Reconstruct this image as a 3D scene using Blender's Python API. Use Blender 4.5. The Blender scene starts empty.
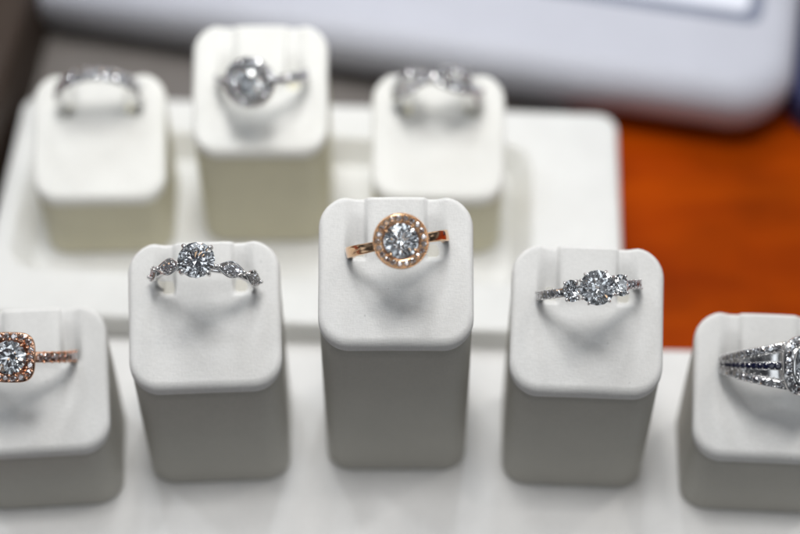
import bpy, bmesh, math, random
from mathutils import Vector, Matrix, Euler

random.seed(7)
scene = bpy.context.scene
COL = scene.collection
MM = 0.001
R = math.radians
PI = math.pi

# ------------------------------------------------------------------ helpers
def link(name, bm, mat, parent=None, smooth=True, scale=MM):
    me = bpy.data.meshes.new(name)
    if scale != 1.0:
        bmesh.ops.scale(bm, vec=(scale,) * 3, verts=bm.verts[:])
    bm.normal_update()
    bm.to_mesh(me)
    bm.free()
    if smooth:
        for p in me.polygons:
            p.use_smooth = True
    for m in (mat if isinstance(mat, (list, tuple)) else [mat]):
        me.materials.append(m)
    o = bpy.data.objects.new(name, me)
    COL.objects.link(o)
    if parent is not None:
        o.parent = parent
    return o


def tag(o, label=None, cat=None, group=None, kind=None):
    if label: o["label"] = label
    if cat: o["category"] = cat
    if group: o["group"] = group
    if kind: o["kind"] = kind
    return o


def empty(name, loc=(0, 0, 0), rz=0.0):
    o = bpy.data.objects.new(name, None)
    o.empty_display_size = 0.005
    COL.objects.link(o)
    o.location = [c * MM for c in loc]
    o.rotation_euler = (0, 0, rz)
    return o


def copy_of(src, name, parent, mat4):
    o = bpy.data.objects.new(name, src)
    COL.objects.link(o)
    o.parent = parent
    o.matrix_local = mat4
    return o


def rrect(w, d, r, n=10, cx=0.0, cy=0.0):
    """rounded rectangle outline, ccw"""
    pts = []
    for (sx, sy, a0) in ((1, -1, -90), (1, 1, 0), (-1, 1, 90), (-1, -1, 180)):
        ox, oy = cx + sx * (w / 2 - r), cy + sy * (d / 2 - r)
        for i in range(n + 1):
            a = R(a0 + 90 * i / n)
            pts.append((ox + r * math.cos(a), oy + r * math.sin(a)))
    return pts


def loft(bm, loops, cap0=True, cap1=True, closed=True):
    rows = [[bm.verts.new(p) for p in lp] for lp in loops]
    n = len(rows[0])
    for a, b in zip(rows, rows[1:]):
        for i in range(n if closed else n - 1):
            j = (i + 1) % n
            bm.faces.new((a[i], a[j], b[j], b[i]))
    if cap0: bm.faces.new(list(reversed(rows[0])))
    if cap1: bm.faces.new(rows[-1])
    return rows


def slab_loops(w, d, r, z0, z1, e, n=10, steps=6, cx=0, cy=0, ebot=None):
    """rounded slab with edge fillet e on top and a small one below"""
    eb = e * 0.4 if ebot is None else ebot
    L = []
    for i in range(steps + 1):
        a = PI / 2 * i / steps
        ins, z = eb * (1 - math.sin(a)), z0 + eb * (1 - math.cos(a))
        L.append([(x, y, z) for x, y in rrect(w - 2 * ins, d - 2 * ins, max(r - ins, .05), n, cx, cy)])
    for i in range(steps + 1):
        a = PI / 2 * i / steps
        ins, z = e * (1 - math.cos(a)), z1 - e * (1 - math.sin(a))
        L.append([(x, y, z) for x, y in rrect(w - 2 * ins, d - 2 * ins, max(r - ins, .05), n, cx, cy)])
    return L


def add_ball(bm, c, r, sub=1, sc=(1, 1, 1)):
    m = Matrix.Translation(c) @ Matrix.Diagonal((sc[0], sc[1], sc[2], 1))
    bmesh.ops.create_icosphere(bm, subdivisions=sub, radius=r, matrix=m)


def add_tube(bm, pts, rad, n=8, caps=True):
    """tube along points with a radius per point (number or list)"""
    rs = rad if isinstance(rad, (list, tuple)) else [rad] * len(pts)
    pts = [Vector(p) for p in pts]
    t0 = (pts[1] - pts[0]).normalized()
    ref = Vector((0, 1, 0)) if abs(t0.y) < .9 else Vector((1, 0, 0))
    loops = []
    for i, p in enumerate(pts):
        t = (pts[min(i + 1, len(pts) - 1)] - pts[max(i - 1, 0)]).normalized()
        a = t.cross(ref).normalized()
        b = t.cross(a).normalized()
        loops.append([p + rs[i] * (math.cos(k * 2 * PI / n) * a + math.sin(k * 2 * PI / n) * b) for k in range(n)])
    loft(bm, loops, caps, caps)


# ------------------------------------------------------------------ materials
def mat(name):
    m = bpy.data.materials.new(name)
    m.use_nodes = True
    nt = m.node_tree
    b = nt.nodes.get("Principled BSDF")
    return m, nt, b


def N(nt, typ, **kw):
    n = nt.nodes.new(typ)
    for k, v in kw.items():
        setattr(n, k, v)
    return n


def leatherette(name, col, rough=0.52, grain=1.0, speck=0.0):
    m, nt, b = mat(name)
    L = nt.links
    tc0 = N(nt, "ShaderNodeTexCoord")
    oi = N(nt, "ShaderNodeObjectInfo")
    off = N(nt, "ShaderNodeVectorMath", operation="SCALE"); off.inputs[0].default_value = (.37, .61, .83)
    L.new(oi.outputs["Random"], off.inputs["Scale"])
    sh = N(nt, "ShaderNodeVectorMath", operation="ADD")
    L.new(tc0.outputs["Object"], sh.inputs[0]); L.new(off.outputs[0], sh.inputs[1])
    class tc: outputs = {"Object": sh.outputs[0]}
    # fine woven grain, slightly stretched across the block
    mp = N(nt, "ShaderNodeMapping"); mp.inputs["Scale"].default_value = (900, 3400, 3400)
    L.new(tc.outputs["Object"], mp.inputs["Vector"])
    n1 = N(nt, "ShaderNodeTexNoise"); n1.inputs["Scale"].default_value = 1.0; n1.inputs["Detail"].default_value = 4
    L.new(mp.outputs[0], n1.inputs["Vector"])
    mp2 = N(nt, "ShaderNodeMapping"); mp2.inputs["Scale"].default_value = (3200, 1300, 1300)
    L.new(tc.outputs["Object"], mp2.inputs["Vector"])
    n2 = N(nt, "ShaderNodeTexNoise"); n2.inputs["Scale"].default_value = 1.0; n2.inputs["Detail"].default_value = 3
    L.new(mp2.outputs[0], n2.inputs["Vector"])
    add = N(nt, "ShaderNodeMath", operation="ADD")
    L.new(n1.outputs["Fac"], add.inputs[0]); L.new(n2.outputs["Fac"], add.inputs[1])
    bump = N(nt, "ShaderNodeBump"); bump.inputs["Strength"].default_value = 0.35 * grain
    bump.inputs["Distance"].default_value = 0.00012
    L.new(add.outputs[0], bump.inputs["Height"]); L.new(bump.outputs[0], b.inputs["Normal"])
    # large soft unevenness of the cloth and a little wear
    n3 = N(nt, "ShaderNodeTexNoise"); n3.inputs["Scale"].default_value = 90; n3.inputs["Detail"].default_value = 5
    L.new(tc.outputs["Object"], n3.inputs["Vector"])
    mx = N(nt, "ShaderNodeMapRange"); mx.inputs[1].default_value = .3; mx.inputs[2].default_value = .7
    mx.inputs[3].default_value = .955; mx.inputs[4].default_value = 1.03
    L.new(n3.outputs["Fac"], mx.inputs[0])
    mg = N(nt, "ShaderNodeMapRange"); mg.inputs[1].default_value = .7; mg.inputs[2].default_value = 1.3
    mg.inputs[3].default_value = .95; mg.inputs[4].default_value = 1.04
    L.new(add.outputs[0], mg.inputs[0])
    mul = N(nt, "ShaderNodeMath", operation="MULTIPLY"); L.new(mx.outputs[0], mul.inputs[0]); L.new(mg.outputs[0], mul.inputs[1])
    last = mul.outputs[0]
    if speck:
        v = N(nt, "ShaderNodeTexVoronoi"); v.inputs["Scale"].default_value = 210
        L.new(tc.outputs["Object"], v.inputs["Vector"])
        sp = N(nt, "ShaderNodeMapRange"); sp.inputs[1].default_value = .03; sp.inputs[2].default_value = .06
        sp.inputs[3].default_value = 1 - speck; sp.inputs[4].default_value = 1
        L.new(v.outputs["Distance"], sp.inputs[0])
        m2 = N(nt, "ShaderNodeMath", operation="MULTIPLY"); L.new(last, m2.inputs[0]); L.new(sp.outputs[0], m2.inputs[1])
        last = m2.outputs[0]
    vm = N(nt, "ShaderNodeVectorMath", operation="SCALE"); vm.inputs[0].default_value = col
    L.new(last, vm.inputs["Scale"]); L.new(vm.outputs[0], b.inputs["Base Color"])
    rr = N(nt, "ShaderNodeMapRange"); rr.inputs[3].default_value = rough - .06; rr.inputs[4].default_value = rough + .08
    L.new(n3.outputs["Fac"], rr.inputs[0]); L.new(rr.outputs[0], b.inputs["Roughness"])
    b.inputs["Specular IOR Level"].default_value = 0.4
    return m


def metal(name, col, rough=0.12):
    m, nt, b = mat(name)
    L = nt.links
    b.inputs["Base Color"].default_value = (*col, 1)
    b.inputs["Metallic"].default_value = 1
    tc = N(nt, "ShaderNodeTexCoord")
    n = N(nt, "ShaderNodeTexNoise"); n.inputs["Scale"].default_value = 900; n.inputs["Detail"].default_value = 4
    L.new(tc.outputs["Object"], n.inputs["Vector"])
    r = N(nt, "ShaderNodeMapRange"); r.inputs[3].default_value = rough * .6; r.inputs[4].default_value = rough * 1.6
    L.new(n.outputs["Fac"], r.inputs[0]); L.new(r.outputs[0], b.inputs["Roughness"])
    bp = N(nt, "ShaderNodeBump"); bp.inputs["Strength"].default_value = .15; bp.inputs["Distance"].default_value = .00005
    L.new(n.outputs["Fac"], bp.inputs["Height"]); L.new(bp.outputs[0], b.inputs["Normal"])
    return m


def diamond_mat(name, ior=2.42, tint=(1, 1, 1), sheen=0.0):
    m = bpy.data.materials.new(name); m.use_nodes = True
    nt = m.node_tree; nt.nodes.clear()
    out = N(nt, "ShaderNodeOutputMaterial")
    g = N(nt, "ShaderNodeBsdfGlass"); g.inputs["Color"].default_value = (*tint, 1)
    g.inputs["Roughness"].default_value = 0.0
    g.inputs["IOR"].default_value = ior
    if sheen:                                   # pave stones: strong mirror glints from the crown facets
        gl = N(nt, "ShaderNodeBsdfGlossy"); gl.inputs["Color"].default_value = (.92, .92, .95, 1)
        gl.inputs["Roughness"].default_value = .07
        mx = N(nt, "ShaderNodeMixShader"); mx.inputs[0].default_value = sheen
        nt.links.new(g.outputs[0], mx.inputs[1]); nt.links.new(gl.outputs[0], mx.inputs[2])
        nt.links.new(mx.outputs[0], out.inputs["Surface"])
        return m
    nt.links.new(g.outputs[0], out.inputs["Surface"])
    return m


def glossy(name, col, rough, spec=.5, noise=None, coat=0):
    m, nt, b = mat(name)
    L = nt.links
    b.inputs["Base Color"].default_value = (*col, 1)
    b.inputs["Roughness"].default_value = rough
    b.inputs["Specular IOR Level"].default_value = spec
    b.inputs["Coat Weight"].default_value = coat
    tc = N(nt, "ShaderNodeTexCoord")
    n = N(nt, "ShaderNodeTexNoise"); n.inputs["Scale"].default_value = noise or 60; n.inputs["Detail"].default_value = 6
    L.new(tc.outputs["Object"], n.inputs["Vector"])
    mr = N(nt, "ShaderNodeMapRange"); mr.inputs[1].default_value = .25; mr.inputs[2].default_value = .75
    mr.inputs[3].default_value = .93; mr.inputs[4].default_value = 1.07
    L.new(n.outputs["Fac"], mr.inputs[0])
    vm = N(nt, "ShaderNodeVectorMath", operation="SCALE"); vm.inputs[0].default_value = col
    L.new(mr.outputs[0], vm.inputs["Scale"]); L.new(vm.outputs[0], b.inputs["Base Color"])
    r2 = N(nt, "ShaderNodeMapRange"); r2.inputs[3].default_value = rough * .8; r2.inputs[4].default_value = min(1, rough * 1.2)
    L.new(n.outputs["Fac"], r2.inputs[0]); L.new(r2.outputs[0], b.inputs["Roughness"])
    return m


def wood(name, c0, c1, rough=.3, scale=18, coat=.2):
    m, nt, b = mat(name)
    L = nt.links
    tc = N(nt, "ShaderNodeTexCoord")
    mp = N(nt, "ShaderNodeMapping"); mp.inputs["Scale"].default_value = (scale * .5, scale * 1.8, scale)
    mp.inputs["Rotation"].default_value = (0, 0, R(6))
    L.new(tc.outputs["Object"], mp.inputs["Vector"])
    n = N(nt, "ShaderNodeTexNoise"); n.inputs["Scale"].default_value = 1; n.inputs["Detail"].default_value = 8
    n.inputs["Distortion"].default_value = .8
    L.new(mp.outputs[0], n.inputs["Vector"])
    cr = N(nt, "ShaderNodeValToRGB")
    cr.color_ramp.elements[0].position = .35; cr.color_ramp.elements[0].color = (*c0, 1)
    cr.color_ramp.elements[1].position = .65; cr.color_ramp.elements[1].color = (*c1, 1)
    L.new(n.outputs["Fac"], cr.inputs[0])
    n2 = N(nt, "ShaderNodeTexNoise"); n2.inputs["Scale"].default_value = 32; n2.inputs["Detail"].default_value = 5
    L.new(tc.outputs["Object"], n2.inputs["Vector"])
    mo = N(nt, "ShaderNodeMapRange"); mo.inputs[1].default_value = .3; mo.inputs[2].default_value = .7
    mo.inputs[3].default_value = .68; mo.inputs[4].default_value = 1.12
    L.new(n2.outputs["Fac"], mo.inputs[0])
    vs = N(nt, "ShaderNodeVectorMath", operation="SCALE")
    L.new(cr.outputs[0], vs.inputs[0]); L.new(mo.outputs[0], vs.inputs["Scale"])
    L.new(vs.outputs[0], b.inputs["Base Color"])
    b.inputs["Roughness"].default_value = rough
    b.inputs["Coat Weight"].default_value = coat
    b.inputs["Coat Roughness"].default_value = .15
    b.inputs["Specular IOR Level"].default_value = .03
    return m


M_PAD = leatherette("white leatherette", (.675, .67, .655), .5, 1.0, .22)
M_BODY = leatherette("white leatherette shaded side", (.45, .434, .388), .5, .8)  # same leatherette as the pads, darkened: shade on the sides painted in
M_PAD_B = leatherette("cream leatherette", (.80, .795, .76), .5, 1.0)  # cream, made lighter in place of stronger light on the rear row
M_BODY_B = leatherette("cream leatherette shaded side", (.62, .585, .44), .5, .8)  # rear sides: darker, yellower copy of the cream, shade painted in
M_TRAY = leatherette("tray leatherette", (.68, .675, .665), .45, .7)
M_TRAY_B = leatherette("rear tray leatherette", (.69, .69, .675), .45, .7)
M_ROSE = metal("rose gold", (.85, .56, .345), .15)
M_PINK = metal("pink rose gold", (.82, .50, .345), .15)
M_WHITE = metal("white gold", (.82, .815, .81), .14)
M_DIA = diamond_mat("diamond", tint=(.985, .993, 1))
M_DIA_S = diamond_mat("small diamond", 2.2, sheen=.55)
M_SAPP = glossy("dark sapphire", (.006, .008, .03), .06, .8, 800)
M_COUNTER = wood("orange varnished wood", (.24, .026, .0003), (.37, .054, .0005), .42, 20, 0)
M_CASE = glossy("white glossy plastic", (.48, .49, .55), .5, .3, 30, 0)
M_PANEL = glossy("bright white panel", (.78, .80, .88), .25, .5, 30)
M_GROOVE = glossy("blue grey groove", (.20, .22, .29), .35, .5, 30)
M_MAT = glossy("grey brown mat", (.16, .145, .135), .7, .3, 120)
M_BROWN = leatherette("dark brown leather", (.028, .015, .008), .65, 1.0)
M_BLACK = glossy("black trim", (.005, .004, .004), .6, .15, 120)
M_NAVY = glossy("navy cover", (.035, .04, .11), .5, .4, 120)

# ------------------------------------------------------------------ stones
def brilliant_mesh(name, material, oval=1.0, point=0.0):
    """round brilliant, girdle radius 1, table up +Z; oval stretches along X, point sharpens to a marquise"""
    bm = bmesh.new()
    tc_, tp_ = math.tan(R(34)), math.tan(R(41))
    g = .025
    def P(r, a, z): return bm.verts.new((r * math.cos(R(a)), r * math.sin(R(a)), z))
    tab = [P(.56, 45 * k, g + (1 - .56) * tc_) for k in range(8)]
    mid = [P(.80, 45 * k + 22.5, g + (1 - .80 * math.cos(R(22.5))) * tc_) for k in range(8)]
    gt = [P(1, 22.5 * k, g) for k in range(16)]
    gb = [P(1, 22.5 * k, -g) for k in range(16)]
    pm = [P(.24, 45 * k + 22.5, -g - (1 - .24 * math.cos(R(22.5))) * tp_) for k in range(8)]
    cu = bm.verts.new((0, 0, -g - tp_))
    F = bm.faces.new
    F(tab)
    for k in range(8):
        k1 = (k + 1) % 8
        F((tab[k], mid[k], tab[k1]))
        F((tab[k], mid[k - 1], gt[2 * k], mid[k]))
        F((mid[k], gt[2 * k], gt[2 * k + 1]))
        F((mid[k], gt[2 * k + 1], gt[(2 * k + 2) % 16]))
        F((gb[2 * k], pm[k - 1], cu, pm[k]))
        F((pm[k], gb[2 * k + 1], gb[2 * k]))
        F((pm[k], gb[(2 * k + 2) % 16], gb[2 * k + 1]))
    for k in range(16):
        F((gt[k], gb[k], gb[(k + 1) % 16], gt[(k + 1) % 16]))
    for v in bm.verts:
        if point:
            v.co.y *= (1 - point * abs(v.co.x) ** 1.6)
        v.co.x *= oval
    bmesh.ops.recalc_face_normals(bm, faces=bm.faces[:])
    me = bpy.data.meshes.new(name)
    bmesh.ops.scale(bm, vec=(MM,) * 3, verts=bm.verts[:])
    bm.to_mesh(me); bm.free()
    me.materials.append(material)
    return me


def cushion_mesh(name, material):
    """cushion cut: brilliant facets on a rounded square, girdle half width 1"""
    me = brilliant_mesh(name, material)
    for v in me.vertices:
        x, y = v.co.x / MM, v.co.y / MM
        r = math.hypot(x, y)
        if r > 1e-6:
            a = math.atan2(y, x) + R(22.5) * 0
            k = 1 / ((abs(math.cos(a)) ** 3.2 + abs(math.sin(a)) ** 3.2) ** (1 / 3.2))
            v.co.x *= k; v.co.y *= k
    return me


ME_DIA = brilliant_mesh("diamond", M_DIA)
ME_SMALL = brilliant_mesh("small_diamond", M_DIA_S)
ME_OVAL = brilliant_mesh("oval_diamond", M_DIA, 1.0)
ME_CUSH = cushion_mesh("cushion_diamond", M_DIA)
ME_SAPP = brilliant_mesh("sapphire", M_SAPP)

def stone(me, name, parent, pos, size, rot=None):
    m = Matrix.Translation(Vector(pos) * MM)
    if rot is not None: m = m @ rot
    if me is ME_SMALL:                          # hand-set: no two pave stones sit quite alike
        m = m @ RY(R(random.uniform(-9, 9))) @ Matrix.Rotation(R(random.uniform(-9, 9)), 4, 'X') @ RZ(R(random.uniform(0, 45)))
    s = size if isinstance(size, tuple) else (size,) * 3
    m = m @ Matrix.Diagonal((*s, 1))
    return copy_of(me, name, parent, m)

def RY(a): return Matrix.Rotation(a, 4, 'Y')
def RZ(a): return Matrix.Rotation(a, 4, 'Z')
def on_band(phi, r, y=0.0):
    """point on the band at angle phi from the top, and its outward rotation"""
    return (r * math.sin(phi), y, r * math.cos(phi)), RY(phi)


def band_bm(ri, wfun, tfun, n=144, y=0.0, a0=None, a1=None, yfun=None, k=14, e=.38):
    """sweep of a soft-edged rectangle round the finger axis (local Y), top at phi=0"""
    bm = bmesh.new()
    loops = []
    closed = a0 is None
    cnt = n if closed else n + 1
    for i in range(cnt):
        ph = -PI + 2 * PI * i / n if closed else a0 + (a1 - a0) * i / n
        w, t = wfun(ph), tfun(ph)
        yy = yfun(ph) if yfun else y
        lp = []
        for j in range(k):
            a = 2 * PI * j / k
            ca, sa = math.cos(a), math.sin(a)
            q = lambda s: math.copysign(abs(s) ** e, s)
            rr = ri + t / 2 + q(ca) * t / 2
            lp.append((rr * math.sin(ph), yy + q(sa) * w / 2, rr * math.cos(ph)))
        loops.append(lp)
    if closed: loops.append(loops[0])
    rows = [[bm.verts.new(p) for p in lp] for lp in (loops[:-1] if closed else loops)]
    m = len(rows)
    for i in range(m if closed else m - 1):
        a, b = rows[i], rows[(i + 1) % m]
        for j in range(k):
            bm.faces.new((a[j], a[(j + 1) % k], b[(j + 1) % k], b[j]))
    if not closed:
        bm.faces.new(rows[0]); bm.faces.new(rows[-1])
    bmesh.ops.recalc_face_normals(bm, faces=bm.faces[:])
    return bm


def lathe(bm, prof, n=64, sq=None, cx=0, cy=0):
    """prof: list of (r, z); sq: superellipse power for a cushion outline"""
    rows = []
    for i in range(n):
        a = 2 * PI * i / n
        k = 1.0
        if sq: k = 1 / ((abs(math.cos(a)) ** sq + abs(math.sin(a)) ** sq) ** (1 / sq))
        rows.append([bm.verts.new((cx + r * k * math.cos(a), cy + r * k * math.sin(a), z)) for r, z in prof])
    for i in range(n):
        a, b = rows[i], rows[(i + 1) % n]
        for j in range(len(prof)):
            j1 = (j + 1) % len(prof)
            bm.faces.new((a[j], b[j], b[j1], a[j1]))


def sq_pt(a, r, sq):
    k = 1 / ((abs(math.cos(a)) ** sq + abs(math.sin(a)) ** sq) ** (1 / sq)) if sq else 1
    return r * k * math.cos(a), r * k * math.sin(a)


def prongs(root, material, angles, rs, zg, zbase, rbase, rad=.38, cx=0.0, cy=0.0, over=.34, name="prong"):
    """claws: each one runs up from the basket and folds over the girdle"""
    for a in angles:
        bm = bmesh.new()
        c, s = math.cos(R(a)), math.sin(R(a))
        P = lambda r, z: (cx + r * c, cy + r * s, z)
        add_tube(bm, [P(rbase, zbase), P(rs * .8, zg - 1.2), P(rs + .18, zg - .3), P(rs + .12, zg + .22), P(rs - over * .6, zg + .48), P(rs - over * 1.25, zg + .55)],
                 [rad * 1.1, rad, rad * .95, rad, rad * .85, rad * .45], 10)
        add_ball(bm, P(rs - .12, zg + .42), rad * 1.05, 2)
        bmesh.ops.recalc_face_normals(bm, faces=bm.faces[:])
        link(name, bm, material, root)


def ring_root(name, pos, rot):
    o = empty(name)
    o.location = Vector(pos) * MM
    o.rotation_euler = rot
    return o


# ------------------------------------------------------------------ the ring stands
W, LP, SL = 30.3, 29.5, R(28)
DP = LP * math.cos(SL)
CR = 6.0
SLOT_V = {}

def outline_hw(v):
    """half width of the rounded top at pad coordinate v (0 front .. LP back)"""
    d = min(v, LP - v)
    if d >= CR: return W / 2
    return W / 2 - CR + math.sqrt(max(0.0, CR * CR - (CR - d) ** 2))

def edge_dist(u, v):
    d = min(v, LP - v)
    du = W / 2 - abs(u)
    if d < CR and du < CR:
        return CR - math.hypot(CR - d, CR - du)
    return min(d, du)

def sstep(a, b, x):
    t = max(0.0, min(1.0, (x - a) / (b - a)))
    return t * t * (3 - 2 * t)

TONG = 5.9       # half width of the tongue
CH_OUT = 9.6

def pad_mesh(vr):
    """top pad; vr = where the ring sits. two channels run from the back edge to the ring"""
    bm = bmesh.new()
    rf = 1.25
    us = []
    for t in [0, 1.5, 3, 4.2, 4.8]: us.append(t)
    x = 5.1
    while x < 10.6: us.append(x); x += .22
    us += [11.2, 12, 12.8, 13.4]
    us += [W / 2 - rf * (1 - math.sin(R(a))) for a in (0, 14, 28, 42, 56, 70, 81, 90)]
    us = [-u for u in reversed(us[1:])] + us
    vs = [rf * (1 - math.cos(R(a))) for a in (0, 10, 22, 36, 50, 65, 80)]
    v = rf
    while v < LP - rf: v += .42; vs.append(min(v, LP - rf))
    vs = sorted(set(round(q, 4) for q in vs + [LP - q for q in vs]))
    base = 5.0
    grid = []
    for v in vs:
        hw = outline_hw(v)
        row = []
        for u in us:
            a = abs(u)
            if a > base: a = base + (a - base) * (hw - base) / (W / 2 - base)
            uu = math.copysign(a, u)
            d = max(0.0, edge_dist(uu, v))
            drop = rf - math.sqrt(max(0, rf * rf - (rf - d) ** 2)) if d < rf else 0
            w = -drop
            vf = vr - 1.3                                   # front end of the channels
            lat = sstep(TONG - .5, TONG + .5, abs(uu)) * (1 - sstep(CH_OUT - 1.8, CH_OUT + .8, abs(uu)))
            lon = sstep(vf - 1.2, vf + 2.2, v)
            dep = 2.9 - 2.35 * sstep(vr - 1.0, vr + 8.0, v)
            w -= dep * lat * lon
            # the tongue is padded and stands a little proud
            tg = (1 - sstep(TONG - 1.6, TONG + .1, abs(uu))) * sstep(vf - 1.5, vf + 2.5, v)
            w += .45 * tg * (1 if d > rf else d / rf)
            # cloth is never dead flat
            w += .05 * math.sin(uu * .55 + 1.3) * math.cos(v * .4)
            row.append(bm.verts.new((uu, v * math.cos(SL), v * math.sin(SL) + w)))
        grid.append(row)
    for a, b in zip(grid, grid[1:]):
        for j in range(len(us) - 1):
            bm.faces.new((a[j], a[j + 1], b[j + 1], b[j]))
    loop = grid[0][:] + [r[-1] for r in grid[1:]] + list(reversed(grid[-1]))[1:] + [r[0] for r in reversed(grid[1:-1])]
    cur = loop
    for k, (ins, dz) in enumerate(((0, -.5), (0.02, -1.0), (.18, -1.45), (.55, -1.65))):
        nxt = []
        for q in loop:
            cx, cy = 0, DP / 2
            x, y, z = q.co
            n = Vector((x, y - cy, 0)).normalized() * ins
            plane = (y / math.cos(SL)) * math.sin(SL)
            nxt.append(bm.verts.new((x - n.x, y - n.y, plane - rf + dz)))
        for i in range(len(loop)):
            j = (i + 1) % len(loop)
            bm.faces.new((cur[i], nxt[i], nxt[j], cur[j]))
        cur = nxt
    bmesh.ops.remove_doubles(bm, verts=bm.verts[:], dist=1e-4)
    bmesh.ops.recalc_face_normals(bm, faces=bm.faces[:])
    return bm


def body_mesh(h):
    bm = bmesh.new()
    o = []
    n = 12
    out = rrect(W - .5, LP - .5, CR - .2, n, 0, LP / 2)
    out = [(x, y * math.cos(SL)) for x, y in out]
    # a few more points along the straight sides so the soft bulge shows
    loops = []
    c = (0, DP / 2)
    def ring(ins, zf):
        res = []
        for x, y in out:
            d = Vector((x - c[0], y - c[1])); L = d.length
            d = d * ((L - ins) / L)
            res.append((c[0] + d.x, c[1] + d.y, zf(x, y)))
        return res
    top = lambda x, y: h + y * math.tan(SL) - 2.75
    loops.append(ring(1.6, lambda x, y: 0.02))
    loops.append(ring(.55, lambda x, y: .12))
    loops.append(ring(.15, lambda x, y: .5))
    loops.append(ring(0, lambda x, y: 1.1))
    for t in (.2, .4, .6, .8, .93):
        loops.append(ring(-.05 * math.sin(t * PI), lambda x, y, t=t: 1.1 + t * (top(x, y) - 1.1)))
    loops.append(ring(0.05, lambda x, y: top(x, y)))
    loops.append(ring(.35, lambda x, y: top(x, y) + .3))
    loops.append(ring(.7, lambda x, y: top(x, y) + .45))
    loft(bm, loops, True, True)
    bmesh.ops.recalc_face_normals(bm, faces=bm.faces[:])
    return bm


def stand(x, y, h, yaw, vr, label, rear=False):
    root = empty("ring_stand", (x, y, 0), R(yaw))
    tag(root, label, "ring stand", "ring stands holding rings")
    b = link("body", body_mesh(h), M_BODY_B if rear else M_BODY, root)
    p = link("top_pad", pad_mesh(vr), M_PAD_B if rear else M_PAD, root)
    p.location = (0, 0, h * MM)
    return (x, y, h, yaw)


def pad_point(st, u, v, w):
    x, y, h, yaw = st
    p = Vector((u, v * math.cos(SL), h + v * math.sin(SL) + w))
    p = Matrix.Rotation(R(yaw), 3, 'Z') @ p
    return Vector((x + p.x, y + p.y, p.z))


def ring_rot(elev, side, roll):
    """local Z (stone) points at elevation elev towards the viewer, leaning side degrees to +X; roll turns the band in the face plane"""
    z = Vector((math.sin(R(side)), -math.cos(R(elev)) * math.cos(R(side)), math.sin(R(elev)) * math.cos(R(side)))).normalized()
    x = Vector((1, 0, 0)); x = (x - x.dot(z) * z).normalized()
    y = z.cross(x)
    xr = x * math.cos(R(roll)) + y * math.sin(R(roll))
    yr = z.cross(xr)
    return Matrix((xr, yr, z)).transposed().to_euler()


# name: (x, y, h, yaw, ring v)
ST = {}
ST['c'] = stand(-0.8, -32.4, 47.4, 0.0, 18.6, "tallest white ring stand of the front row under the rose gold round halo ring")
ST['l'] = stand(-38.2, -35.3, 37.0, 2.5, 20.2, "white ring stand under the ring with leaf-shaped shoulder clusters, left of the tallest stand")
ST['r'] = stand(36.5, -36.4, 36.9, -2.5, 19.4, "white ring stand under the three-stone ring, right of the tallest stand")
ST['ll'] = stand(-73.4, -41.5, 22.9, 4.0, 19.0, "low white ring stand cut by the left photo edge under the rose gold cushion ring")
ST['rr'] = stand(74.0, -42.5, 22.4, -3.0, 18.5, "low white ring stand cut by the right photo edge under the sapphire split-shank ring")
ST['bc'] = stand(-31.3, 30.7, 32.5, 0, 16.0, "tall blurred ring stand of the rear tray between two lower stands", True)
ST['bl'] = stand(-68.2, 27.3, 20.4, 1.5, 21.0, "blurred low ring stand at the left end of the rear tray", True)
ST['br'] = stand(8.5, 27.3, 20.4, -1.0, 21.0, "blurred low ring stand at the right end of the rear tray", True)

# ------------------------------------------------------------------ rings
def halo_ring():
    st = ST['c']
    root = ring_root("halo_ring", pad_point(st, .3, 18.4, 1.8), ring_rot(54, 3, 10.0))
    tag(root, "rose gold ring with round beaded diamond halo and plain polished band", "ring")
    b = band_bm(9.0, lambda p: 2.3 - .3 * math.cos(p) - .3 * max(0, math.cos(p)) ** 4, lambda p: 1.15 + .1 * math.cos(p))
    link("band", b, M_ROSE, root)
    zg = 13.0
    bm = bmesh.new()
    lathe(bm, [(3.42, zg - .25), (3.55, zg - .02), (3.85, zg + .02), (4.3, zg - .06), (4.8, zg + .02), (5.12, zg - .02), (5.28, zg - .3), (5.2, zg - 1.1), (4.4, zg - 1.6), (3.3, zg - 1.5)], 96)
    lathe(bm, [(3.6, zg - 1.3), (3.9, zg - 1.5), (3.3, 10.4), (2.5, 9.2), (2.1, 9.2), (2.6, 10.4)], 48)
    for i in range(66):
        a = 2 * PI * i / 66
        add_ball(bm, (5.14 * math.cos(a), 5.14 * math.sin(a), zg + .02), .21, 2)
    for i in range(21):
        for rr in (3.82, 4.76):
            a = 2 * PI * (i + .5) / 21
            add_ball(bm, (rr * math.cos(a), rr * math.sin(a), zg + .1), .15, 2)
    bmesh.ops.recalc_face_normals(bm, faces=bm.faces[:])
    link("halo_setting", bm, M_ROSE, root)
    stone(ME_DIA, "diamond", root, (0, 0, zg + .25), 3.35, RZ(R(9)))
    prongs(root, M_ROSE, (42, 138, 222, 318), 3.35, zg + .3, zg - 1.5, 2.4, .26)
    for i in range(21):
        a = 2 * PI * i / 21
        stone(ME_SMALL, "halo_diamond", root, (4.3 * math.cos(a), 4.3 * math.sin(a), zg + .13), .56, RZ(a + .3 * (i % 3)) @ RY(R(random.uniform(-7, 7))))

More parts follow.
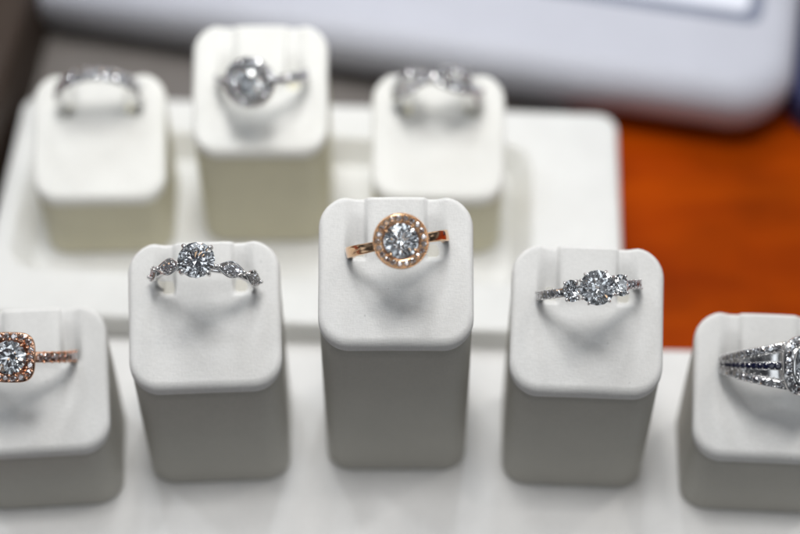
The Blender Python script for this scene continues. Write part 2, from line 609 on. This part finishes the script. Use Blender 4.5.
def solitaire_ring():
    st = ST['l']
    root = ring_root("solitaire_ring", pad_point(st, .5, 19.6, 2.2), ring_rot(69.5, -1.5, -3.0))
    tag(root, "white gold ring with raised round diamond between leaf-shaped stone clusters on the shoulders", "ring")
    b = band_bm(9.15, lambda p: 1.75 + .5 * (1 - math.cos(p)) / 2, lambda p: 1.0)
    link("band", b, M_WHITE, root)
    zg = 13.9
    stone(ME_DIA, "diamond", root, (0, 0, zg), 3.6, RZ(R(5)))
    bm = bmesh.new()
    lathe(bm, [(2.1, zg - 1.9), (2.4, zg - 1.9), (2.5, zg - 1.6), (2.2, zg - 1.6)], 40)
    lathe(bm, [(.9, 9.9), (1.5, 9.9), (1.9, 11.2), (1.5, 11.2)], 40)
    bmesh.ops.recalc_face_normals(bm, faces=bm.faces[:])
    link("basket", bm, M_WHITE, root)
    prongs(root, M_WHITE, (45, 135, 225, 315), 3.6, zg, 9.9, 1.2, .44)
    for s in (-1, 1):
        for ph, sz in ((35, 1.5), (70, 1.45)):
            phi = s * R(ph)
            p, q = on_band(phi, 10.75)
            for ax, ay, ar in ((0, 0, .86), (1.25, 0, .60), (-1.25, 0, .60), (.66, .72, .34), (.66, -.72, .34), (-.66, .72, .34), (-.66, -.72, .34), (2.05, 0, .3), (-2.05, 0, .3)):
                m = Matrix.Translation(Vector(p) * MM) @ q @ Matrix.Translation(Vector((ax, ay, .12)) * MM * sz / 1.5) @ RY(R(random.uniform(-8, 8))) @ Matrix.Rotation(R(random.uniform(-8, 8)), 4, 'X') @ Matrix.Diagonal((ar * sz / 1.5,) * 3 + (1,))
                copy_of(ME_SMALL, "cluster_diamond", root, m)
            # bezel rim of the marquise with its two end claws
            bm = bmesh.new()
            n = 40
            prof = [(1.02, .0), (1.2, .02), (1.12, -.5), (.8, -1.0), (.7, -.9), (.92, -.35)]
            rows = []
            for i in range(n):
                a = 2 * PI * i / n
                x, y = math.cos(a), math.sin(a)
                y *= (1 - .66 * abs(x) ** 1.6)
                rows.append([bm.verts.new(((x * 1.75 + (r - 1) * x) * sz * (r if z < -.3 else 1), (y * sz * (r if z < -.3 else 1) + (r - 1) * math.copysign(1, math.sin(a)) * sz * .8 * (z > -.3)), z)) for r, z in prof])
            for i in range(n):
                A, B = rows[i], rows[(i + 1) % n]
                for j in range(len(prof)):
                    bm.faces.new((A[j], B[j], B[(j + 1) % len(prof)], A[(j + 1) % len(prof)]))
            for e in (-1, 1):
                add_ball(bm, (e * 1.75 * sz * 1.04, 0, .12), .42, 2)
                for yy in (-1, 1): add_ball(bm, (e * .55 * sz, yy * .78 * sz, .14), .2, 1)
            bmesh.ops.recalc_face_normals(bm, faces=bm.faces[:])
            o = link("marquise_bezel", bm, M_WHITE, root)
            o.matrix_local = Matrix.Translation(Vector(p) * MM) @ q
        p, q = on_band(s * R(17.5), 10.9)
        bm = bmesh.new(); add_ball(bm, (0, 0, 0), .55, 2)
        o = link("bead", bm, M_WHITE, root); o.matrix_local = Matrix.Translation(Vector(p) * MM) @ q

def pave_row(root, me, name, phis, r, size, y=0.0, metal_=None, bw=.62):
    bm = bmesh.new()
    st_ = phis[1] - phis[0] if len(phis) > 1 else .1
    for ph in phis:
        yy = y(ph) if callable(y) else y
        rr = r(ph) if callable(r) else r
        p, q = on_band(ph, rr, yy)
        stone(me, name, root, p, size, q)
        for e in (-1, 1):
            p2, _ = on_band(ph + st_ / 2, rr + .1, yy + e * bw * size / .55)
            add_ball(bm, p2, .19 * size / .55, 1)
    bmesh.ops.recalc_face_normals(bm, faces=bm.faces[:])
    return bm

def three_stone_ring():
    st = ST['r']
    root = ring_root("three_stone_ring", pad_point(st, .1, 19.0, 1.8), ring_rot(55, 1, 6.6))
    tag(root, "white gold ring with three clear stones in claws and diamond-set shoulders", "ring")
    b = band_bm(9.1, lambda p: 1.9, lambda p: 1.1)
    link("band", b, M_WHITE, root)
    zg = 12.9
    stone(ME_DIA, "diamond", root, (0, 0, zg), 3.4, RZ(R(14)))
    prongs(root, M_WHITE, (30, 55, 125, 150, 210, 235, 305, 330), 3.4, zg, 9.6, 1.3, .27)
    bm = bmesh.new()
    lathe(bm, [(2.0, zg - 1.9), (2.35, zg - 1.9), (2.4, zg - 1.55), (2.05, zg - 1.6)], 40)
    for s in (-1, 1):
        add_tube(bm, [(0, s * .7, 9.3), (0, s * 1.6, 11.0)], .4)
    bmesh.ops.recalc_face_normals(bm, faces=bm.faces[:])
    link("basket", bm, M_WHITE, root)
    for s in (-1, 1):
        sub = empty("side_setting"); sub.parent = root
        x0 = s * 4.75
        sub.matrix_local = Matrix.Translation(Vector((x0, 0, 11.35)) * MM) @ RY(s * R(24))
        stone(ME_OVAL, "side_diamond", sub, (0, 0, 0), (1.75, 2.15, 1.75))
        for a in (50, 130, 230, 310):
            bm = bmesh.new()
            c, q = math.cos(R(a)), math.sin(R(a))
            rx, ry = 1.75, 2.15
            P = lambda k, z: (rx * k * c, ry * k * q, z)
            add_tube(bm, [P(.45, -2.2), P(.85, -.9), P(1.08, -.1), P(1.02, .3), P(.8, .46)], [.32, .3, .3, .28, .15], 8)
            add_ball(bm, P(.98, .3), .33, 2)
            bmesh.ops.recalc_face_normals(bm, faces=bm.faces[:])
            link("side_prong", bm, M_WHITE, sub)
        phis = [s * R(44 + 7.4 * k) for k in range(7)]
        bm = pave_row(root, ME_SMALL, "shoulder_diamond", phis, 10.28, .70, 0, M_WHITE, .62)
        link("bead_setting", bm, M_WHITE, root)

def cushion_halo_ring():
    st = ST['ll']
    root = ring_root("cushion_halo_ring", pad_point(st, -1.3, 18.5, 1.8), ring_rot(53, -1, -1.0))
    tag(root, "rose gold ring with cushion shaped diamond halo and stone-set band", "ring")
    link("band", band_bm(9.0, lambda p: 2.2, lambda p: 1.1), M_PINK, root)
    zg, sq = 12.8, 3.6
    bm = bmesh.new()
    lathe(bm, [(3.1, zg - .3), (3.3, zg - .05), (4.1, zg - .05), (4.85, zg - .1), (4.95, zg - .5), (4.5, zg - 1.3), (3.0, zg - 1.4)], 96, sq)
    lathe(bm, [(3.3, zg - 1.2), (3.6, zg - 1.3), (2.6, 10.0), (1.8, 9.2), (1.5, 9.2), (2.2, 10.2)], 48)
    for i in range(18):
        a = 2 * PI * (i + .5) / 18
        for rr in (3.5, 4.65):
            x, y = sq_pt(a, rr, sq)
            add_ball(bm, (x, y, zg + .16), .27, 2)
    bmesh.ops.recalc_face_normals(bm, faces=bm.faces[:])
    link("halo_setting", bm, M_PINK, root)
    stone(ME_DIA, "diamond", root, (0, 0, zg + .3), 3.35, RZ(R(11)))
    prongs(root, M_PINK, (45, 135, 225, 315), 3.45, zg + .3, zg - 1.4, 2.2, .3)
    for i in range(18):
        a = 2 * PI * i / 18
        x, y = sq_pt(a, 4.08, sq)
        stone(ME_SMALL, "halo_diamond", root, (x, y, zg + .12), .68, RZ(a))
    for s in (-1, 1):
        phis = [s * R(30 + 9.6 * k) for k in range(8)]
        link("bead_setting", pave_row(root, ME_SMALL, "shoulder_diamond", phis, 10.15, .82, 0, M_PINK, .66), M_PINK, root)

def sapphire_ring():
    st = ST['rr']
    root = ring_root("split_shank_ring", pad_point(st, -.1, 17.7, 2.0), ring_rot(53, 27, 0.5))
    tag(root, "white gold split-shank ring with a row of dark sapphires in each shoulder", "ring")
    link("band", band_bm(9.1, lambda p: 2.6, lambda p: 1.1, a0=R(110), a1=R(250)), M_WHITE, root)
    zg = 12.2
    # diverging outer rails that carry small diamonds, and the sapphire rail between them
    for s in (-1, 1):
        for e in (-1, 1):
            yf = lambda p, e=e: e * (.75 + 3.9 * max(0, (R(116) - abs(p)) / R(116)) ** 1.05)
            rf = lambda p: 9.1 + 1.0 * max(0, (R(85) - abs(p)) / R(85))
            bm = bmesh.new()
            cnt = 40
            loops = []
            for i in range(cnt + 1):
                ph = s * (R(116) - R(94) * i / cnt)
                lp = []
                for j in range(10):
                    a = 2 * PI * j / 10
                    q = lambda v: math.copysign(abs(v) ** .5, v)
                    rr = rf(ph) + .6 + .6 * q(math.cos(a))
                    lp.append((rr * math.sin(ph), yf(ph) + (1.05 - .45 * abs(ph) / R(116)) * q(math.sin(a)), rr * math.cos(ph)))
                loops.append(lp)
            loft(bm, loops)
            bmesh.ops.recalc_face_normals(bm, faces=bm.faces[:])
            link("shank_rail", bm, M_WHITE, root)
            phis = [s * R(113 - 8.3 * k) for k in range(11)]
            bm = pave_row(root, ME_SMALL, "shoulder_diamond", phis, lambda p: rf(p) + 1.18, .72, yf, M_WHITE, .6)
            link("bead_setting", bm, M_WHITE, root)
        plate = band_bm(9.0, lambda p: 2 * (.75 + 3.5 * max(0, (R(116) - abs(p)) / R(116)) ** 1.05), lambda p: .7, a0=min(s * R(24), s * R(112)), a1=max(s * R(24), s * R(112)), n=48)
        link("shank_plate", plate, M_WHITE, root)
        link("centre_rail", band_bm(9.2, lambda p: 2.1 - 1.3 * abs(p) / R(116), lambda p: 1.05 + .5 * max(0, math.cos(p)), a0=min(s * R(26), s * R(116)), a1=max(s * R(26), s * R(116)), n=56), M_WHITE, root)
        bm = bmesh.new()
        for i in range(14):
            ph = s * R(114 - 6.4 * i)
            p, q = on_band(ph, 10.3 + .5 * max(0, math.cos(ph)), 0)
            stone(ME_SAPP, "sapphire", root, p, .40 + .026 * i, q)
            for e in (-1, 1):
                p2, _ = on_band(ph - s * R(3.4), 10.4 + .5 * max(0, math.cos(ph)), e * (.42 + .026 * i))
                add_ball(bm, p2, .16, 1)
        bmesh.ops.recalc_face_normals(bm, faces=bm.faces[:])
        link("bead_setting", bm, M_WHITE, root)
    sq = 2.9
    bm = bmesh.new()
    lathe(bm, [(3.75, zg - .2), (4.0, zg + .55), (4.25, zg + .6), (4.4, zg + .1), (5.9, zg - .6), (5.95, zg - 1.0), (5.0, zg - 1.8), (3.5, zg - 1.6)], 96, sq)
    lathe(bm, [(3.6, zg - 1.5), (4.2, zg - 1.6), (3.2, 9.9), (2.2, 9.1), (1.8, 9.1), (2.8, 10)], 48)
    bmesh.ops.recalc_face_normals(bm, faces=bm.faces[:])
    link("bezel", bm, M_WHITE, root)
    stone(ME_CUSH, "diamond", root, (0, 0, zg + .4), 3.85, RZ(R(0)))
    bm = bmesh.new()
    for i in range(26):
        a = 2 * PI * i / 26
        x, y = sq_pt(a, 5.1, sq)
        stone(ME_SMALL, "halo_diamond", root, (x, y, zg - .12), .66, RZ(a) @ RY(R(14)))
        for rr in (4.62, 5.65):
            x, y = sq_pt(a + PI / 26, rr, sq)
            add_ball(bm, (x, y, zg + .02 - (rr - 4.6) * .35), .21, 1)
    bmesh.ops.recalc_face_normals(bm, faces=bm.faces[:])
    link("bead_setting", bm, M_WHITE, root)

def eternity_ring():
    st = ST['bl']
    root = ring_root("eternity_ring", pad_point(st, .3, 21.0, 3.4), ring_rot(80, 0, 3))
    tag(root, "blurred white gold band with a row of round stones standing upright in the rear tray", "ring")
    link("band", band_bm(8.2, lambda p: 2.0, lambda p: 1.0), M_WHITE, root)
    phis = [R(-74 + 18.5 * k) for k in range(9)]
    link("bead_setting", pave_row(root, ME_SMALL, "diamond", phis, 9.5, 1.72, 0, M_WHITE, .45), M_WHITE, root)

def cluster_ring():
    st = ST['bc']
    root = ring_root("cluster_ring", pad_point(st, .6, 15.6, 2.0), ring_rot(40, -9, 4))
    tag(root, "blurred white gold ring with large round diamond cluster on the tall rear stand", "ring")
    link("band", band_bm(8.9, lambda p: 1.9, lambda p: 1.1), M_WHITE, root)
    zg = 12.8
    bm = bmesh.new()
    lathe(bm, [(3.2, zg - .3), (3.5, zg - .05), (5.6, zg - .5), (5.7, zg - .9), (4.8, zg - 1.6), (3.0, zg - 1.4)], 72)
    lathe(bm, [(3.4, zg - 1.2), (3.8, zg - 1.3), (2.6, 10.0), (1.8, 9.2), (1.5, 9.2), (2.2, 10.2)], 48)
    for i in range(16):
        a = 2 * PI * (i + .5) / 16
        for rr, z in ((3.6, .25), (5.4, -.2)):
            add_ball(bm, (rr * math.cos(a), rr * math.sin(a), zg + z), .25, 1)
    bmesh.ops.recalc_face_normals(bm, faces=bm.faces[:])
    link("halo_setting", bm, M_WHITE, root)
    stone(ME_DIA, "diamond", root, (0, 0, zg + .4), 3.3, RZ(R(20)))
    prongs(root, M_WHITE, (45, 135, 225, 315), 3.3, zg + .4, zg - 1.4, 2.2, .32)
    for i in range(16):
        a = 2 * PI * i / 16
        stone(ME_SMALL, "halo_diamond", root, (4.55 * math.cos(a), 4.55 * math.sin(a), zg + .05), .86, RZ(a) @ RY(R(12)))
    for s in (-1, 1):
        phis = [s * R(32 + 9 * k) for k in range(7)]
        link("bead_setting", pave_row(root, ME_SMALL, "shoulder_diamond", phis, 10.2, 1.0, 0, M_WHITE, .62), M_WHITE, root)

def woven_ring():
    st = ST['br']
    root = ring_root("woven_ring", pad_point(st, -.3, 21.0, 3.2), ring_rot(76, 0, -2))
    tag(root, "blurred white gold ring of two woven stone-set strands standing upright in the rear tray", "ring")
    link("band", band_bm(8.2, lambda p: 2.2, lambda p: .9), M_WHITE, root)
    for e in (-1, 1):
        yf = lambda p, e=e: e * 2.3 * math.sin(p * 2.4 + .35)
        rf = lambda p, e=e: 9.3 + .55 * e * math.cos(p * 2.4 + .35)
        bm = bmesh.new()
        loops = []
        for i in range(61):
            ph = R(-88 + 176 * i / 60)
            lp = []
            for j in range(10):
                a = 2 * PI * j / 10
                rr = rf(ph) + .55 * math.cos(a)
                lp.append((rr * math.sin(ph), yf(ph) + .95 * math.sin(a), rr * math.cos(ph)))
            loops.append(lp)
        loft(bm, loops)
        bmesh.ops.recalc_face_normals(bm, faces=bm.faces[:])
        link("strand", bm, M_WHITE, root)
        phis = [R(-80 + 11.4 * k) for k in range(15)]
        link("bead_setting", pave_row(root, ME_SMALL, "diamond", phis, lambda p: rf(p) + .55, .95, yf, M_WHITE, .62), M_WHITE, root)

halo_ring(); solitaire_ring(); three_stone_ring(); cushion_halo_ring(); sapphire_ring()
eternity_ring(); cluster_ring(); woven_ring()

# ------------------------------------------------------------------ trays, counter and things behind
CZ = -7.0
bm = bmesh.new()
L = slab_loops(1600, 1400, 20, CZ - 30, CZ, 3, cy=0)
loft(bm, L)
bmesh.ops.recalc_face_normals(bm, faces=bm.faces[:])
o = link("counter", bm, M_COUNTER, smooth=False); o.location = (0, .628, 0)
tag(o, kind="structure")

def front_tray():
    root = empty("front_tray", (0, -30, CZ), R(-1.6))
    tag(root, "white flat display tray carrying the front row of five ring stands", "tray")
    bm = bmesh.new()
    loft(bm, slab_loops(290, 64, 9, 0, -CZ, 1.6, 12))
    bmesh.ops.recalc_face_normals(bm, faces=bm.faces[:])
    link("base", bm, M_TRAY, root)

def rear_tray():
    root = empty("rear_tray", (-21.5, 36.0, CZ), R(-2.6))
    tag(root, "white recessed display tray with broad rim holding three blurred ring stands behind the front row", "tray")
    bm = bmesh.new()
    w, d = 147, 68
    rim = 6.6 - CZ
    fl = -CZ
    loops = slab_loops(w, d, 5, 0, rim, 1.5, 12)
    iw, id_, ir = 123, 45, 8
    for ins, z in ((0, rim), (.5, rim - .06), (1.0, rim - .3), (1.5, rim - .75), (5.0, fl + .7), (5.6, fl + .15), (6.4, fl)):
        loops.append([(x, y, z) for x, y in rrect(iw - 2 * ins, id_ - 2 * ins * .8, max(ir - ins * .6, 1), 12, -8.0, 1.0)])
    loft(bm, loops)
    bmesh.ops.recalc_face_normals(bm, faces=bm.faces[:])
    link("base", bm, M_TRAY_B, root)

front_tray(); rear_tray()

def storage_case():
    root = empty("storage_case", (-11.0, 163.5, CZ), R(-12.0))
    tag(root, "large white rounded flat case with an inset top panel lying behind the trays", "case")
    bm = bmesh.new()
    loft(bm, slab_loops(250, 150, 16, 0, 20.0, 7.5, 14, 10, ebot=12))
    bmesh.ops.recalc_face_normals(bm, faces=bm.faces[:])
    link("body", bm, M_CASE, root)
    bm = bmesh.new()
    loft(bm, slab_loops(226, 112, 4, 18.0, 20.3, .3, 10, 3, cx=2, cy=6))
    link("panel_frame", bm, M_GROOVE, root)
    bm = bmesh.new()
    loft(bm, slab_loops(219, 105, 2.5, 18.5, 20.8, .4, 10, 3, cx=2, cy=6))
    link("top_panel", bm, M_PANEL, root)

storage_case()

bm = bmesh.new()
loft(bm, slab_loops(182, 110, 4, 0, 1.2, .5))  # right end added as a dark strip in place of contact shadow
o = link("counter_mat", bm, M_MAT)
o.location = (-.043, .121, CZ * MM + .0003); o.rotation_euler = (0, 0, R(-8))
tag(o, "dull grey brown mat, widened to stand in for shade, between the rear tray and the white case", "mat")

def brown_box():
    root = empty("brown_box", (-125.5, 76, CZ), R(-4))
    tag(root, "dark brown leather box at the left photo edge beside the rear tray", "box")
    bm = bmesh.new()
    loft(bm, slab_loops(60, 112, 6, 0, 24, 3.5, 10, 6))
    bmesh.ops.recalc_face_normals(bm, faces=bm.faces[:])
    link("body", bm, M_BROWN, root)
    bm = bmesh.new()
    loft(bm, slab_loops(61, 26, 5, .2, 26, 3, 10, 6, cy=45))
    bmesh.ops.recalc_face_normals(bm, faces=bm.faces[:])
    link("rear_band", bm, M_BLACK, root)

brown_box()

bm = bmesh.new()
loft(bm, slab_loops(44, 64, 8, 0, 11, 4, 10, 6))
bmesh.ops.recalc_face_normals(bm, faces=bm.faces[:])
o = link("pouch", bm, M_NAVY)
o.location = (.1265, .099, CZ * MM); o.rotation_euler = (0, 0, R(-14))
tag(o, "dark navy pouch on the orange counter at the right photo edge", "pouch")

# ------------------------------------------------------------------ light
def area(name, loc, target, size, power, col=(1, 1, 1), shape='DISK', sy=None):
    l = bpy.data.lights.new(name, 'AREA')
    l.shape = shape; l.size = size * MM
    if sy: l.size_y = sy * MM
    l.energy = power; l.color = col
    o = bpy.data.objects.new(name, l)
    COL.objects.link(o)
    o.location = Vector(loc) * MM
    o.rotation_euler = (Vector(target) - Vector(loc)).to_track_quat('-Z', 'Y').to_euler()
    return o

area("overhead_light", (-10, 5, 720), (0, 0, 20), 190, 2.4, (1, .99, .975))
rear = area("overhead_light", (-25, 110, 430), (-25, 50, 0), 90, .05, (1, 1, .985))  # unseen narrow light added to brighten the rear row
rear.data.spread = R(60)
for i, (x, y, z, p) in enumerate(((-260, 160, 560, .3), (300, 180, 560, .3), (-150, 300, 600, .3), (160, 60, 680, .25), (60, 330, 520, .35))):  # small unseen lights added to make the stones glitter
    area("sparkle_light", (x, y, z), (0, 0, 30), 34, p, (1, .95, .88) if i % 2 else (.90, .95, 1))

w = bpy.data.worlds.new("World")
scene.world = w
w.use_nodes = True
nt = w.node_tree
bg = nt.nodes["Background"]
# stands in for the unseen shop: random light and dark cells added for sparkle
tc = N(nt, "ShaderNodeTexCoord")
vo = N(nt, "ShaderNodeTexVoronoi"); vo.inputs["Scale"].default_value = 4.6
nt.links.new(tc.outputs["Generated"], vo.inputs["Vector"])
sp = N(nt, "ShaderNodeSeparateColor"); nt.links.new(vo.outputs["Color"], sp.inputs[0])
cr = N(nt, "ShaderNodeValToRGB")
cr.color_ramp.interpolation = 'CONSTANT'
e = cr.color_ramp.elements
e[0].position = 0.0; e[0].color = (.05, .052, .06, 1)
e[1].position = .32; e[1].color = (.14, .145, .152, 1)
k = e.new(.53); k.color = (.30, .315, .335, 1)
k = e.new(.80); k.color = (1.75, 1.85, 1.95, 1)
k = e.new(.975); k.color = (1.5, 1.0, .6, 1)
nt.links.new(sp.outputs[0], cr.inputs[0])
# the viewer's side is dark
sx = N(nt, "ShaderNodeSeparateXYZ"); nt.links.new(tc.outputs["Generated"], sx.inputs[0])
ms = N(nt, "ShaderNodeMath", operation="MULTIPLY_ADD"); ms.inputs[1].default_value = .8
nt.links.new(sx.outputs[1], ms.inputs[0]); nt.links.new(sx.outputs[2], ms.inputs[2])
mr = N(nt, "ShaderNodeMapRange"); mr.interpolation_type = 'SMOOTHSTEP'
mr.inputs[1].default_value = -.2; mr.inputs[2].default_value = .75; mr.inputs[3].default_value = .36; mr.inputs[4].default_value = 1.0
nt.links.new(ms.outputs[0], mr.inputs[0])
vm = N(nt, "ShaderNodeVectorMath", operation="SCALE")
nt.links.new(cr.outputs[0], vm.inputs[0]); nt.links.new(mr.outputs[0], vm.inputs["Scale"])
nt.links.new(vm.outputs[0], bg.inputs["Color"])
bg.inputs["Strength"].default_value = 1.0

# ------------------------------------------------------------------ camera
TH, DIST = R(52), 372.0
tgt = Vector((0, 0, 30))
cam = bpy.data.cameras.new("camera")
co = bpy.data.objects.new("camera", cam)
COL.objects.link(co)
cl = tgt - DIST * Vector((0, math.cos(TH), -math.sin(TH)))
co.location = cl * MM
co.rotation_euler = (PI / 2 - TH, 0, 0)
cam.sensor_width = 36
cam.lens = 36 * 1750 / 800
cam.clip_start = .01; cam.clip_end = 20
cam.dof.use_dof = True
cam.dof.focus_distance = 336.5 * MM
cam.dof.aperture_fstop = (cam.lens * .001) / .015 
cam.dof.aperture_blades = 0
scene.camera = co
scene.render.resolution_x, scene.render.resolution_y = 1024, 684

# ------------------------------------------------------------------ render
scene.render.engine = 'CYCLES'
cy = scene.cycles
cy.use_denoising = True
cy.denoising_prefilter = "ACCURATE"
cy.use_adaptive_sampling = False
cy.max_bounces = 16
cy.transmission_bounces = 16
cy.glossy_bounces = 8
cy.diffuse_bounces = 5
cy.transparent_max_bounces = 8
cy.caustics_refractive = False
cy.caustics_reflective = False
cy.sample_clamp_indirect = 5
cy.sample_clamp_direct = 12
scene.view_settings.view_transform = 'Standard'
scene.view_settings.look = 'None'
scene.view_settings.exposure = 0.0
scene.view_settings.gamma = 1.0
